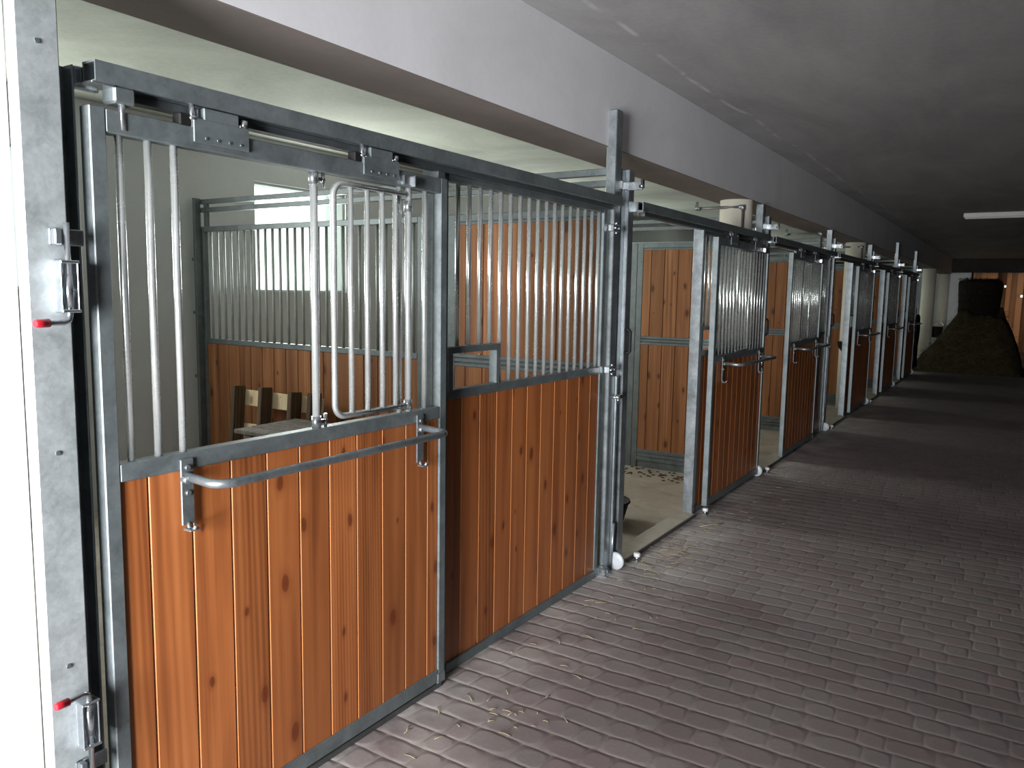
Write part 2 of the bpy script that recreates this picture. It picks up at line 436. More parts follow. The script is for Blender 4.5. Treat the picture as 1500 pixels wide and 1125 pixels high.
# ------------------------------------------------------------------ boards
BR = random.Random(5)
def boards(name, parent, along, a0, a1, z0, z1, c0, c1, pitch=.137, first=None, mat='pine', cham=.0045):
    """tongue and groove boards as one panel; along 'y' (thickness in x from c0 to c1) or 'x' (thickness in y)"""
    m = MB(); a = a0; n = 0
    while a < a1-.004:
        w = first if (n == 0 and first) else pitch
        b = min(a+w, a1); t = (BR.random(), BR.random(), BR.random())
        h = cham
        prof = [(c0, a+h), (c0+h, a+.0006), (c1-h, a+.0006), (c1, a+h), (c1, b-h), (c1-h, b-.0006), (c0+h, b-.0006), (c0, b-h)]
        if along == 'x': prof = [(q[1], q[0]) for q in prof]
        m.extrude(prof, 'z', z0, z1, t)
        a = b; n += 1
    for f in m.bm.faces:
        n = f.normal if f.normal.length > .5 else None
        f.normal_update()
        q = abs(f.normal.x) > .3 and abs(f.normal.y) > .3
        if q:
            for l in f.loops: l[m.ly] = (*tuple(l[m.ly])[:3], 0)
    return m.build(name, M[mat], parent)

# ------------------------------------------------------------------ sliding door
DW = 1.475
def hanger(parent, y):
    """roller hanger plate bolted on the door's head rail"""
    m = MB()
    m.box(.001, .007, y-.095, y+.095, 2.125, 2.192, .002)
    m.box(-.03, .006, y-.06, y+.06, 2.186, 2.225, .003)
    h = m.build('roller_hanger', M['galv_dull'], parent)
    b = MB()
    for k in range(4): b.cyl((.006, y-.055+.04*k, 2.140), (.009, y-.055+.04*k, 2.140), .0045, 8)
    b.build('bolt', M['galv'], h)
    b = MB(); b.box(-.035, .001, y-.135, y-.097, 2.165, 2.20, .004); b.build('stop_block', M['rubber'], h)
    b = MB(); b.cyl((-.005, y-.092, 2.165), (-.005, y-.092, 2.235), .008, 8); b.cyl((-.005, y-.092, 2.185), (-.005, y-.092, 2.197), .014, 6); b.cyl((-.005, y+.085, 2.19), (-.005, y+.085, 2.215), .012, 6)
    b.build('adjusting_bolt', M['zinc'], h)

def make_door(label, open_neck):
    t = thing('sliding_stall_door', label, 'stall door', (0, 0, 0), 'sliding stall doors along the aisle')
    X0, X1 = -.045, 0
    m = MB(); s = .043; W = DW
    for a, b in ((0, s), (W-s, W)): m.box(X0, X1, a, b, .035, 2.17, .003)
    m.box(X0, X1, s, W-s, 2.108, 2.168, .003)
    m.box(X0, X1, s, W-s, 1.192, 1.242, .003)
    m.box(X0, X1, s, W-s, .035, .092, .003)
    m.build('door_frame', M['galv_dull'], t)
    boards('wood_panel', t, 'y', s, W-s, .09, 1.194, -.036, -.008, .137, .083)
    zb0, zb1 = 1.238, 2.112
    def bar(y, r=.0105, x=-.022, z0=zb0, z1=zb1, nm='bar'):
        q = MB(); q.cyl((x, y, z0), (x, y, z1), r, 12); return q.build(nm, M['bar'], t)
    if open_neck:
        for y in (.088, .170, .248): bar(y)
        for y in (1.200, 1.354): bar(y)
        for y, n in ((.764, 0), (1.249, 1)):
            q = bar(y, .0135, -.018, zb0, zb1, 'pivot_bar')
            c = MB()
            for z in ((1.262, 2.085) if n == 0 else (1.27, 2.04)):
                c.cyl((-.018, y, z-.02), (-.018, y, z+.02), .0165, 12)
                if n == 0: c.box(-.026, -.012, y, y+.05, z-.006, z+.006, .002); c.cyl((-.016, y+.04, z-.026), (-.016, y+.04, z+.026), .006, 8)
            c.build('hinge_collar', M['zinc'], q)
        # neck grille swung round in front of the fixed bars
        q = MB(); r = .0115; x = -.016; y0, y1, z0, z1, R = .851, 1.225, 1.268, 2.083, .045
        arc = lambda cy, cz, a0, a1: [(x, cy+R*math.cos(a0+(a1-a0)*k/6), cz+R*math.sin(a0+(a1-a0)*k/6)) for k in range(7)]
        P = math.pi
        pts = [(x, y1, z1)] + arc(y0+R, z1-R, P/2, P) + arc(y0+R, z0+R, P, 1.5*P) + [(x, y1, z0)]
        q.tube(pts, r, 12)
        fl = q.build('neck_grille', M['bar'], t)
        for y in (.934, 1.018, 1.098, 1.172):
            b = MB(); b.cyl((x, y, z0), (x, y, z1), .0105, 12); b.build('bar', M['bar'], fl)
    else:
        n = 16
        for k in range(n):
            y = .088 + (W-2*.088)*k/(n-1)
            if 6 <= k <= 10: continue
            bar(y)
        q = MB(); x = -.022
        y0 = .088+(W-.176)*6/15; y1 = .088+(W-.176)*10/15
        q.tube([(x, y0, 1.262), (x, y0, 2.085), (x, y0+.02, 2.10), (x, y1-.02, 2.10), (x, y1, 2.085), (x, y1, 1.262), (x, y1-.02, 1.25), (x, y0+.02, 1.25), (x, y0, 1.262)], .011, 10)
        fl = q.build('neck_grille', M['bar'], t)
        for k in (7, 8, 9):
            y = .088+(W-.176)*k/15; b = MB(); b.cyl((x, y, 1.25), (x, y, 2.10), .0105, 10); b.build('bar', M['bar'], fl)
    for y in (.39, 1.075): hanger(t, y)
    # white catch on the head rail
    m = MB(); m.box(.0, .016, 1.185, 1.24, 2.112, 2.150, .004); m.box(.0, .03, 1.233, 1.24, 2.110, 2.152, .002); m.build('catch', M['zinc'], t)
    # fold-out saddle rack
    r = MB(); z = 1.168; xo = .155; R = .055; ya, yb = .24, 1.298
    pts = [(.004, ya, z+.006), (xo-R, ya, z)]
    pts += [(xo-R+R*math.sin(a), ya+R-R*math.cos(a), z) for a in [math.pi/2*k/8 for k in range(1, 9)]]
    pts += [(xo-R+R*math.cos(a), yb-R+R*math.sin(a), z) for a in [math.pi/2*k/8 for k in range(0, 9)]]
    pts += [(.004, yb, z+.006)]
    r.tube(pts, .0135, 14)
    rk = r.build('saddle_rack', M['galv'], t)
    for y in (ya, yb):
        b = MB()
        b.box(.0005, .007, y-.021, y+.021, 1.03, 1.225, .002)
        b.tube([(.004, y, 1.036), (.008, y, 1.022), (.02, y, 1.017), (.034, y, 1.022), (.04, y, 1.034)], .006, 8)
        b.box(.004, .038, y-.019, y+.019, 1.016, 1.023, .003)
        for zz in (1.20, 1.125): b.cyl((.006, y, zz), (.013, y, zz), .008, 8)
        b.cyl((.006, y-.012, 1.168), (.03, y-.012, 1.168), .011, 10)
        b.build('rack_bracket', M['galv'], rk)
    # foot of the far stile
    m = MB(); m.box(-.05, .004, DW-.05, DW+.003, .028, .075, .004); m.build('corner_shoe', M['galv'], t)
    return t

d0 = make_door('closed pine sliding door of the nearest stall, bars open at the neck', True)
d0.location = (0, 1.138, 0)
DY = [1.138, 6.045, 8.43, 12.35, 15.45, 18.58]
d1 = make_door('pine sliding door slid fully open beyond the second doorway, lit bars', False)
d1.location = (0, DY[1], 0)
for k, lb in ((2, 'dark sliding door half open at the third stall, its rack in shadow'),
              (3, 'sliding door standing open just past the cream column in the fourth doorway'),
              (4, 'open sliding door of the fifth stall, second door from the far end'),
              (5, 'farthest sliding door in the row, open, next to the black cloth')):
    clone(d1, (0, DY[k], 0), lb)

# ------------------------------------------------------------------ door rail (top track)
def make_rail(L, label):
    t = thing('door_track', label, 'door rail', (0, 0, 0), 'galvanised sliding door tracks')
    m = MB()
    o = [(-.052, 2.2285), (-.052, 2.281), (.006, 2.281), (.006, 2.2285), (-.012, 2.2285), (-.012, 2.2335), (.001, 2.2335), (.001, 2.276), (-.047, 2.276), (-.047, 2.2335), (-.034, 2.2335), (-.034, 2.2285)]
    m.extrude(o, 'y', 0, L)
    m.build('track_profile', M['galv_dull'], t)
    m = MB(); m.box(-.078, -.034, .12, L-.05, 2.205, 2.2282, .002); m.build('running_strip', M['iron'], t)
    m = MB(); m.box(-.058, .008, -.012, .05, 2.222, 2.229, .002); m.box(-.075, -.055, -.02, .045, 2.215, 2.27, .003); m.build('end_bracket', M['zinc'], t)
    return t
r0 = make_rail(3.125, 'long galvanised sliding door track above the nearest stall'); r0.location = (0, 1.156, 0)
# stop block and pin at the near end of the first track
m = MB(); m.box(-.05, .008, .045, .105, 2.185, 2.229, .006); sb = m.build('stop_block', M['galv_dull'], r0)
m = MB(); m.cyl((-.005, .073, 2.12), (-.005, .073, 2.215), .009, 10); m.build('stop_pin', M['zinc'], sb)
r1 = make_rail(2.94, 'galvanised sliding door track over the second stall, dark open end showing'); r1.location = (0, OPEN[1], 0)
for k in range(2, 6):
    clone(r1, (0, OPEN[k], 0), ['', '', 'galvanised sliding door track over the third stall', 'galvanised door track in front of the second column', 'galvanised door track over the fifth stall', 'farthest galvanised door track, ending by the pale column'][k])

# ------------------------------------------------------------------ fixed front panel
FW = 1.56
def make_front(label):
    t = thing('fixed_stall_front', label, 'stall front', (0, 0, 0), 'fixed stall fronts')
    X0, X1 = -.105, -.062
    m = MB(); s = .042
    for a, b in ((0, s), (FW-s, FW)): m.box(X0, X1, a, b, 0, 2.22, .003)
    m.box(X0, X1, s, FW-s, 2.18, 2.22, .003)
    m.box(X0, X1, s, FW-s, 1.248, 1.29, .003)
    m.box(X0, X1+.006, s, FW-s, .0, .046, .003)
    m.build('front_frame', M['galv_dull'], t)
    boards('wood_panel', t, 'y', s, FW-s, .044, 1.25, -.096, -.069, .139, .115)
    m = MB(); a, b = .055, .45; w = .03; z0, z1 = 1.289, 1.478
    m.box(X0, X1, a, a+w, z0, z1-w, .003); m.box(X0, X1, b-w, b, z0, z1-w, .003); m.box(X0, X1, a, b, z1-w, z1, .003)
    m.build('feed_hatch_frame', M['galv_dull'], t)
    for k in range(17):
        y = .135 + .0847*k
        q = MB(); q.cyl((-.084, y, z1-.004 if y < b else 1.286), (-.084, y, 2.184), .0105, 12); q.build('bar', M['bar'], t)
    m = MB(); m.box(-.064, -.052, FW-.05, FW-.004, 1.40, 1.42); m.bm.free()
    return t
f0 = make_front('fixed pine stall front with feed hatch, left of the first tall post'); f0.location = (0, 2.660, 0)
FY = [2.660, 5.885, 5.885+PITCH, 5.885+2*PITCH, 5.885+3*PITCH, 5.885+4*PITCH]
for k in range(1, 6):
    clone(f0, (0, FY[k], 0), ['', 'fixed stall front hidden behind the fully open second door', 'fixed stall front right of the half-open third door', 'fixed stall front behind the open fourth door', 'fixed stall front behind the open fifth door', 'farthest fixed stall front behind the last open door'][k])

# jambs at the near side of the fixed fronts
m = MB(); m.box(-.125, -.045, 0, .05, -.0, 2.222, .003)
j0 = tag(m.build('door_jamb', M['galv']), 'galvanised jamb behind the nearest closed door', 'jamb', 'door jambs'); j0.location = (0, 2.606, 0)
for k in range(1, 6):
    j = j0.copy(); COL.objects.link(j); j.location = (0, FY[k]-.053, 0)
    j['label'] = ['', 'galvanised jamb on the right of the wide open second doorway', 'galvanised jamb hidden behind the half-open third door', 'galvanised jamb right beside the cream column in the fourth doorway', 'galvanised jamb on the right of the fifth doorway', 'farthest galvanised door jamb, at the last doorway'][k]

# ------------------------------------------------------------------ first jamb, wide latch post and its bolts
m = MB()
o = [(-.125, 1.085), (-.045, 1.085), (-.045, 1.095), (-.047, 1.15), (-.052, 1.175), (-.125, 1.175)]
m.box(-.125, -.095, 1.082, 1.134, 0, 2.27, .002); m.box(-.098, -.052, 1.128, 1.134, 0, 2.27, .002); m.box(-.125, -.052, 1.082, 1.088, 0, 2.27, .002)
tag(m.build('door_jamb', M['galv']), 'channel-shaped galvanised jamb beside the wide latch post', 'jamb', 'door jambs')
m = MB(); m.box(-.135, -.125, 1.134, 1.2, 0, 2.27, .002); m.bm.free()
lp = thing('latch_post', 'wide galvanised post against the white wall, two red-knobbed bolts on it', 'post', (0, 1.02, 0))
m = MB(); m.box(-.0445, 0, -.05, .052, 0, CEIL-.01, .004); m.build('post_tube', M['galv_light'], lp)
m = MB()
for z in (.74, 2.29, 1.30): m.lathe([(.006, 0), (.006, .003)], (0, .0, z), 12, ax='x')
m.build('rivet', M['galv_dull'], lp)

def make_bolt(up):
    """spring bolt; up=False is the upside-down twin"""
    z = 0; sg = 1 if up else -1
    t = thing('spring_bolt', 'spring bolt with red knob low on the wide latch post' if not up else 'spring bolt with red knob at eye height on the wide latch post', 'bolt latch', (0, 0, 0), 'spring bolts with red knobs')
    Z = lambda a: a*sg
    m = MB(); m.box(.0005, .006, .012, .052, min(Z(-.065), Z(.065)), max(Z(-.065), Z(.065)), .002)
    for e in (-.06, .06): m.box(.0005, .038, .010, .058, Z(e)-.004, Z(e)+.004, .002)
    m.build('latch_plate', M['zinc'], t)
    m = MB()
    m.tube([(.026, .034, Z(.155)), (.026, .034, Z(-.07)), (.027, .030, Z(-.083)), (.029, .016, Z(-.088)), (.034, -.02, Z(-.088)), (.036, -.03, Z(-.089))], .0072, 12)
    m.build('bolt_rod', M['zinc'], t)
    m = MB(); m.cyl((.026, .034, Z(-.052)), (.026, .034, Z(.03)), .0105, 14); m.build('bolt_sleeve', M['zinc'], t)
    m = MB()
    for yy in (.0135, .0545): m.box(.008, .034, yy-.0022, yy+.0022, min(Z(-.058), Z(.058)), max(Z(-.058), Z(.058)), .001)
    m.build('guard', M['zinc'], t)
    m = MB(); m.tube([(.034, -.022, Z(-.088)), (.0365, -.046, Z(-.089)), (.037, -.052, Z(-.089)), (.0372, -.056, Z(-.089))], .0105, 14, r2=.0095)
    m.build('knob', M['red'], t)
    m = MB(); m.box(.004, .012, .0, .085, min(Z(.10), Z(.14)), max(Z(.10), Z(.14)), .002); m.box(.0005, .03, .004, .022, min(Z(.10), Z(.14)), max(Z(.10), Z(.14)), .003)
    m.build('keeper_strap', M['galv'], t)
    return t
b = make_bolt(True); b.location = (0, 1.02, 1.715)
b = make_bolt(False); b.location = (0, 1.02, .575)

# ------------------------------------------------------------------ tall posts between the stalls
def make_tall(h, label, clamps=True):
    t = thing('tall_post', label, 'post', (0, 0, 0), 'tall posts between the stalls')
    m = MB(); w = .004; x0, x1, y0, y1 = -.112, -.049, 0, .082
    m.box(x0, x1, y0, y1, 0, h, .004)
    m.build('post_tube', M['galv'], t)
    m = MB(); m.box(x0+.004, x1-.004, y0+.004, y1-.004, h-.002, h+.0015); m.build('post_cap', M['iron'], t)
    for z in ((1.268, 2.10) if clamps else ()):
        c = MB()
        c.box(-.060, -.024, -.052, .03, z-.02, z+.02, .003)
        for dz in (-.027, .027): c.cyl((-.03, -.005, z+dz-.008), (-.03, -.005, z+dz+.008), .008, 8)
        for yy in (-.035, .012): c.cyl((-.026, yy, z), (-.014, yy, z), .0095, 6)
        c.build('clamp', M['zinc'], t)
    if clamps:
     c = MB(); c.box(-.10, .002, -.062, .01, .0, .008, .002); c.box(-.08, -.012, -.058, -.012, .008, .052, .004); c.cyl((-.02, -.06, .02), (-.02, -.01, .02), .012, 10)
     c.build('foot_clamp', M['zinc'], t)
    c = MB(); c.lathe([(.018, -.012), (.05, -.012), (.056, -.006), (.056, .006), (.05, .012), (.018, .012)], (-.015, .105, .058), 28, ax='y')
    c.build('guide_roller', M['roller'], t)
    c = MB(); c.box(-.049, -.035, .082, .094, .0, 1.22, .002); c.cyl((-.041, .088, 0), (-.028, .088, .30), .008, 8)
    c.build('drop_rod', M['galv'], t)
    # latch knob with a small hanging pin
    c = MB(); c.cyl((-.049, .02, 1.10), (.0, .02, 1.10), .008, 10); c.ball((.004, .02, 1.10), .014); c.tube([(.0, .022, 1.092), (.002, .035, 1.055), (.002, .05, 1.088), (.0, .062, 1.10)], .0035, 6); c.box(-.03, .0, .06, .105, 1.085, 1.112, .003)
    c.build('latch_knob', M['zinc'], t)
    return t
P_H = [2.78, 2.56, 2.56, 2.56, 2.78, 2.76]
P_L = ['tall galvanised post rising in front of the beam between first and second stalls',
       'tall galvanised post right of the first column, stopping under the beam',
       'tall galvanised post between third and fourth stalls, left of the second column',
       'tall galvanised post right of the second column, between fourth and fifth stalls',
       'tall galvanised post rising before the beam between fifth and sixth stalls',
       'farthest tall galvanised post, at the end of the row']
tall = {}
for h in (2.78, 2.56): pass
tall_a = make_tall(2.78, P_L[0]); tall_a.location = (0, POST[0], 0)
tall_b = make_tall(2.555, P_L[1], False); tall_b.location = (0, POST[1], 0)
tall_c = make_tall(2.78, P_L[4], False); tall_c.location = (0, POST[4], 0)
for k in (2, 3, 5):
    clone(tall_c if P_H[k] > 2.6 else tall_b, (0, POST[k], 0), P_L[k])

def make_second(label):
    t = thing('door_stop_post', label, 'post', (0, 0, 0), 'short door stop posts')
    m = MB(); m.box(-.082, -.036, 0, .075, 0, 2.46, .003); m.box(-.082, -.06, -.05, 0, 0, 2.46, .002); m.build('post_tube', M['galv'], t)
    m = MB(); m.box(-.16, .055, -.012, -.002, 2.335, 2.385, .002); m.box(-.1, -.036, -.09, -.002, 2.335, 2.385, .003); a = m.build('support_arm', M['zinc'], t)
    m = MB(); m.box(.046, .062, -.02, .004, 2.345, 2.395, .002); m.build('end_cap', M['black'], a)
    m = MB(); m.cyl((.038, -.02, 2.355), (.066, -.02, 2.355), .009, 8); m.build('bolt', M['zinc'], a)
    m = MB(); m.tube([(-.038, .01, 1.50), (-.012, .01, 1.502), (-.002, .01, 1.49), (-.002, .01, 1.37), (-.012, .01, 1.358), (-.038, .01, 1.36)], .0105, 10); m.build('handle', M['rubber'], t)
    m = MB(); m.box(-.06, .03, .07, .11, 2.215, 2.226, .002); m.box(-.06, .0, .06, .075, 2.215, 2.275, .002); m.build('track_bracket', M['zinc'], t)
    return t
s0 = make_second('short galvanised post with black handle, left edge of the second doorway'); s0.location = (0, POST[0]+.168, 0)
for k in range(1, 6):
    clone(s0, (0, POST[k]+.168, 0), ['', 'short galvanised post with black handle at the near edge of the third doorway', 'short galvanised post with black handle at the near edge of the fourth doorway', 'short galvanised post with black handle at the near edge of the fifth doorway', 'short galvanised post with black handle at the near edge of the last doorway', 'farthest short galvanised post, at the end of the row'][k])

# thresholds and floor guides in the doorways
for k in range(0, 6):
    m = MB(); L = (FY[k]-.055) - (OPEN[k]-.02)
    m.box(-.16, -.02, 0, L, -.05, .022, .004)
    o = m.build('threshold', M['concrete'], None, (0, OPEN[k]-.02, 0))
    m = MB(); m.box(-.0195, -.008, 0, L, .0005, .024, .002); m.build('steel_edge', M['angle'], o)
    tag(o, ['steel threshold under the closed nearest door', 'steel threshold across the wide open second doorway', 'steel threshold of the third doorway', 'steel threshold below the cream column', 'steel threshold of the fifth doorway', 'farthest steel threshold, at the last doorway'][k], 'threshold', 'steel door thresholds')
def make_guide(label):
    t = thing('door_guide', label, 'door guide', (0, 0, 0), 'door guides on the floor')
    m = MB(); m.lathe([(.008, 0), (.008, .028)], (0, 0, 0), 10); m.box(-.02, .02, -.03, .03, 0, .005, .002); m.build('guide_pin', M['zinc'], t)
    m = MB(); m.lathe([(.018, .026), (.022, .03), (.022, .048), (.018, .052), (.008, .052)], (0, 0, 0), 18); m.build('guide_cap', M['nylon'], t)
    return t
g0 = make_guide('small white-capped door guide on the floor at the near end of the second threshold'); g0.location = (.026, OPEN[1]+.05, 0)
gl = [(1, 1.32, 'small white-capped guide at the foot of the second door'), (2, .0, 'small white-capped guide at the near end of the third threshold'), (3, .0, 'small white-capped guide at the near end of the fourth threshold'), (4, .0, 'small white-capped guide at the near end of the fifth threshold')]
for k, dy, lb in gl: clone(g0, (.026, OPEN[k]+.05+dy, 0), lb)

# ------------------------------------------------------------------ partitions
def make_rear(label):
    t = thing('partition_grille', label, 'partition', (0, 0, 0), 'rear grille halves of the partitions')
    y0, y1 = 0, .045; X0, X1 = -3.93, -1.30
    m = MB()
    m.box(X0, X0+.05, y0, y1, -.05, 2.225, .003); m.box(-1.545, -1.495, y0, y1, -.05, 2.225, .003)
    m.box(X0+.05, -1.545, y0, y1, 2.182, 2.225, .003); m.box(X0+.05, -1.545, y0, y1, 1.238, 1.28, .003); m.box(X0+.05, -1.545, y0, y1, -.02, .05, .003)
    m.box(X0-.012, X0+.02, y0-.06, y0, -.05, 2.46, .003)
    m.build('partition_frame', M['galv_dull'], t)
    boards('lower_panel', t, 'x', X0+.05, -1.545, .05, 1.24, .008, .036, .14, None, 'pine2')
    n = 27
    for k in range(n):
        x = X0+.115+(2.32-.1)*k/(n-1)
        q = MB(); q.cyl((x, .022, 1.278), (x, .022, 2.184), .0115, 8); q.build('bar', M['zincdull'], t)
    m = MB(); m.box(-1.49, -1.285, .006, .04, -.05, 2.225, .003); m.build('cover_strip', M['galv_dull'], t)
    m = MB()
    for z in (1.5, 1.95, .95): m.box(X0-.06, X0-.012, -.045, -.03, z-.012, z+.012)
    m.build('wall_bracket', M['galv_dull'], t)
    return t
def make_frontpart(label):
    t = thing('partition_solid_half', label, 'partition', (0, 0, 0), 'solid front halves of the partitions')
    y0, y1 = 0, .045; X0, X1 = -1.28, -.10
    m = MB()
    m.box(X0, X0+.062, y0, y1, -.05, 2.225, .003); m.box(X1-.05, X1, y0, y1, -.05, 2.225, .003)
    for a, b in ((2.155, 2.17), (2.176, 2.225)): m.box(X0+.06, X1-.045, y0, y1, a, b, .003)
    for a, b in ((1.212, 1.238), (1.242, 1.268), (1.272, 1.300)): m.box(X0+.06, X1-.045, y0, y1, a, b, .004)
    for a, b in ((.02, .058), (.062, .098), (.102, .142)): m.box(X0+.06, X1-.045, y0, y1, a, b, .004)
    m.box(X0+.06, X1-.045, y0+.01, y1-.01, -.05, 2.2)
    m.build('partition_frame', M['galv_dull'], t)
    boards('lower_panel', t, 'x', X0+.06, X1-.047, .14, 1.214, .003, .042, .14, .09, 'pine2')
    boards('upper_panel', t, 'x', X0+.06, X1-.047, 1.298, 2.157, .003, .042, .14, .09, 'pine2')
    m = MB()
    for x in (X0+.1, X0+.27): m.cyl((x, y0-.006, 1.304), (x, y0+.004, 1.304), .007, 8)
    m.build('bolt', M['zinc'], t)
    return t
def make_braces(label):
    t = thing('bracing_rails', label, 'rail', (0, 0, 0), 'bracing rails over the partitions')
    for a, b in ((2.345, 2.383), (2.412, 2.452)):
        m = MB(); m.box(-3.93, -.10, .0, .04, a, b, .003); m.build('rail', M['galv_dull'], t)
    m = MB()
    for x in (-3.86, -1.39): m.box(x-.02, x+.02, .004, .036, 2.225, 2.413, .003)
    m.build('upright', M['galv_dull'], t)
    return t
R0 = make_rear('grille partition half at the back of the first stall, behind the grey table')
S0 = make_frontpart('solid boarded partition half seen through the bars of the first fixed front')
B0 = make_braces('pair of galvanised rails above the first partition')
for o in (R0, S0, B0): o.location = (0, POST[0]+.012, 0)
for k in range(1, 6):
    y = POST[k]+.012; nm = NTH[k]
    clone(R0, (0, y, 0), 'grille half of the %s partition from the camera, before the back wall' % nm)
    clone(S0, (0, y, 0), 'solid boarded half of the %s partition, seen through the %s doorway' % (nm, nm))
    clone(B0, (0, y, 0), 'pair of galvanised rails above the %s partition' % nm)

# ------------------------------------------------------------------ pipes
def pipe(y, x, label):
    t = thing('water_pipe', label, 'pipe', (x, y, 0), 'bent water pipes under the beam')
    m = MB(); m.cyl((0, 0, .3), (0, 0, 2.50), .0125, 10); m.cyl((0, 0, 2.50), (-.42, 0, 2.50), .0125, 10); m.cyl((-.42, 0, 2.50), (-.42, .0, 2.56), .0125, 10)
    m.build('pipe_run', M['pipe'], t)
    m = MB()
    for p, q in (((0, 0, 2.47), (0, 0, 2.515)), ((.012, 0, 2.50), (-.035, 0, 2.50)), ((-.385, 0, 2.50), (-.435, 0, 2.50)), ((-.42, 0, 2.485), (-.42, 0, 2.53))): m.cyl(p, q, .0195, 10)
    m.build('elbow', M['galv'], t)
pipe(7.065, -.133, 'bent grey pipe running down the face of the first column')
pipe(10.36, -.14, 'bent grey pipe hanging under the beam left of the third tall post')
pipe(13.29, -.135, 'thin pipe running down the face of the second column')

# ------------------------------------------------------------------ stall contents
# standing pallet
t = thing('wooden_pallet', 'brown pallet leaning upright on the boards behind the grey table', 'pallet', (-2.62, 4.10, -.05))
L = 1.0
for i, x in enumerate((-.62, -.30, .03, .24)):
    m = MB(); tn = (random.random(), random.random(), random.random())
    m.box(x-.024, x+.024, -.085, .02, 0, .985+.01*(i % 2), .004, 1, tn); m.build('upright_board', M['oldwood'], t)
for z in (.83, .56, .26):
    m = MB(); m.box(-.64, .27, .022, .042, z, z+.125, .003, 1, (random.random(), random.random(), random.random())); m.build('cross_board', M['rawwood'], t)
t.rotation_euler = (math.radians(-5), 0, 0); t.location = (-2.60, 4.04, -.045)
# grey slatted table
t = thing('slatted_table', 'weathered grey slatted wooden table in the nearest stall', 'table', (-1.755, 3.68, -.05), None, math.radians(2))
m = MB()
for k in range(4):
    y = -.284+.142*k; tn = (random.random(), random.random(), random.random())
    m.box(-.62, .62, y, y+.132, .80, .828, .004, 1, tn)
m.build('table_top', M['greywood'], t)
m = MB()
for x in (-.5, .5): m.box(x-.03, x+.03, -.27, .27, .72, .80, .004)
for y in (-.23, .23): m.box(-.5, .5, y-.02, y+.02, .73, .795, .004)
m.build('apron', M['greywood'], t)
for x in (-.5, .5):
    for y in (-.23, .23):
        m = MB(); m.box(x-.035, x+.035, y-.035, y+.035, 0, .74, .004); m.build('leg', M['greywood'], t)
# rubber feed tub in the second stall
t = thing('feed_tub', 'black rubber feed tub on the second stall floor, half hidden by the post', 'tub', (-.62, 5.45, -.05), None, math.pi)
m = MB(); m.lathe([(.12, 0), (.155, .02), (.19, .15), (.2, .17), (.205, .165), (.2, .18), (.185, .16), (.15, .03), (.02, .025)], (0, 0, 0), 30); m.build('tub_shell', M['rubber'], t)
m = MB(); m.tube([(.19, -.05, .16), (.24, -.03, .13), (.24, .03, .13), (.19, .05, .16)], .009, 8); m.build('handle', M['rubber'], t)
# feed bowl on the second column
m = MB(); m.lathe([(.02, .86), (.09, .88), (.14, .94), (.165, 1.03), (.172, 1.035), (.16, 1.035), (.13, .95), (.02, .9)], (-.235, 13.21, 0), 24)
tag(m.build('feed_bowl', M['black']), 'black feed bowl fixed on the cream column in the fourth doorway', 'bowl')

# ------------------------------------------------------------------ far end of the aisle
from mathutils import noise as mn
m = MB()
g = bmesh.ops.create_grid(m.bm, x_segments=70, y_segments=60, size=1)
for v in g['verts']:
    u, w = v.co.x, v.co.y
    X = .98 + u*1.55; Y = 22.3 + w*1.35
    ex = abs(u); ey = abs(w)
    top = 1.36
    dx = X - 1.22
    side = max(0, 1-max(0, (-dx-.42)/1.05)) if dx < 0 else max(0, 1-max(0, (dx-.42)/.5))
    side = side**1.15 if dx < 0 else side**.8
    fr = max(0, min(1, (1-ey)/.30))**.45
    h = top*side*fr
    h += (mn.fractal(Vector((X*2.2, Y*2.2, 1.3)), 1, 2, 4)*.20 + mn.noise(Vector((X*11, Y*11, 2)))*.035)*min(1, h*3)
    v.co = (X, Y, max(-.002, h))
for f in m.bm.faces:
    f.smooth = True
    for l in f.loops: l[m.ly] = (.5, .5, .5, 1)
o = m.build('hay_heap', M['hay']); tag(o, 'big dark heap of loose hay at the far end of the aisle', 'hay', None, 'stuff')
# stalks sticking out of the heap
m = MB(); dg = [v.co.copy() for v in o.data.vertices if v.co.z > .05]
for k in range(700):
    p = random.choice(dg) + Vector((random.uniform(-.02, .02), random.uniform(-.02, .02), 0))
    a = random.uniform(0, 6.28); e = random.uniform(-.2, .5); l = random.uniform(.08, .26)
    d = Vector((math.cos(a)*math.cos(e), math.sin(a)*math.cos(e), math.sin(e)))*l
    m.tube([p-d*.3, p+d*.3+Vector((0, 0, .012)), p+d*.7], .0022, 3)
c = m.build('hay_stalks', M['hay']); c.parent = o; c['kind'] = 'stuff'
# dark round bale on top
t = thing('round_bale', 'dark round straw bale sitting on top of the hay heap', 'bale', (1.14, 22.15, 1.30))
m = MB(); N = 40
prof = [(.05, 0), (.40, .0), (.435, .05), (.445, .3), (.46, .6), (.47, .80), (.45, .86), (.3, .895), (.1, .9), (.02, .9)]
m.lathe(prof, (0, 0, 0), N)
for v in m.bm.verts:
    n = mn.fractal(v.co*5, 1, 2, 4)*.035 + mn.noise(v.co*20)*.012
    r = math.hypot(v.co.x, v.co.y)
    if r > .1: v.co.x *= 1+n; v.co.y *= 1+n
    v.co.z += n*.7
m.build('bale_body', M['wrap'], t)
m = MB()
for z in (.2, .36, .52, .68):
    m.tube([(.463*math.cos(a), .463*math.sin(a), z) for a in [2*math.pi*k/30 for k in range(31)]], .006, 5)
m.build('twine', M['wrap'], t)
m = MB()
for k in range(160):
    a = random.uniform(0, 6.28); r = .46*math.sqrt(random.random()); p = Vector((r*math.cos(a), r*math.sin(a), .88)); b_ = random.uniform(0, 6.28)
    m.tube([p, p+Vector((math.cos(b_)*.05, math.sin(b_)*.05, random.uniform(.02, .07)))], .004, 3)
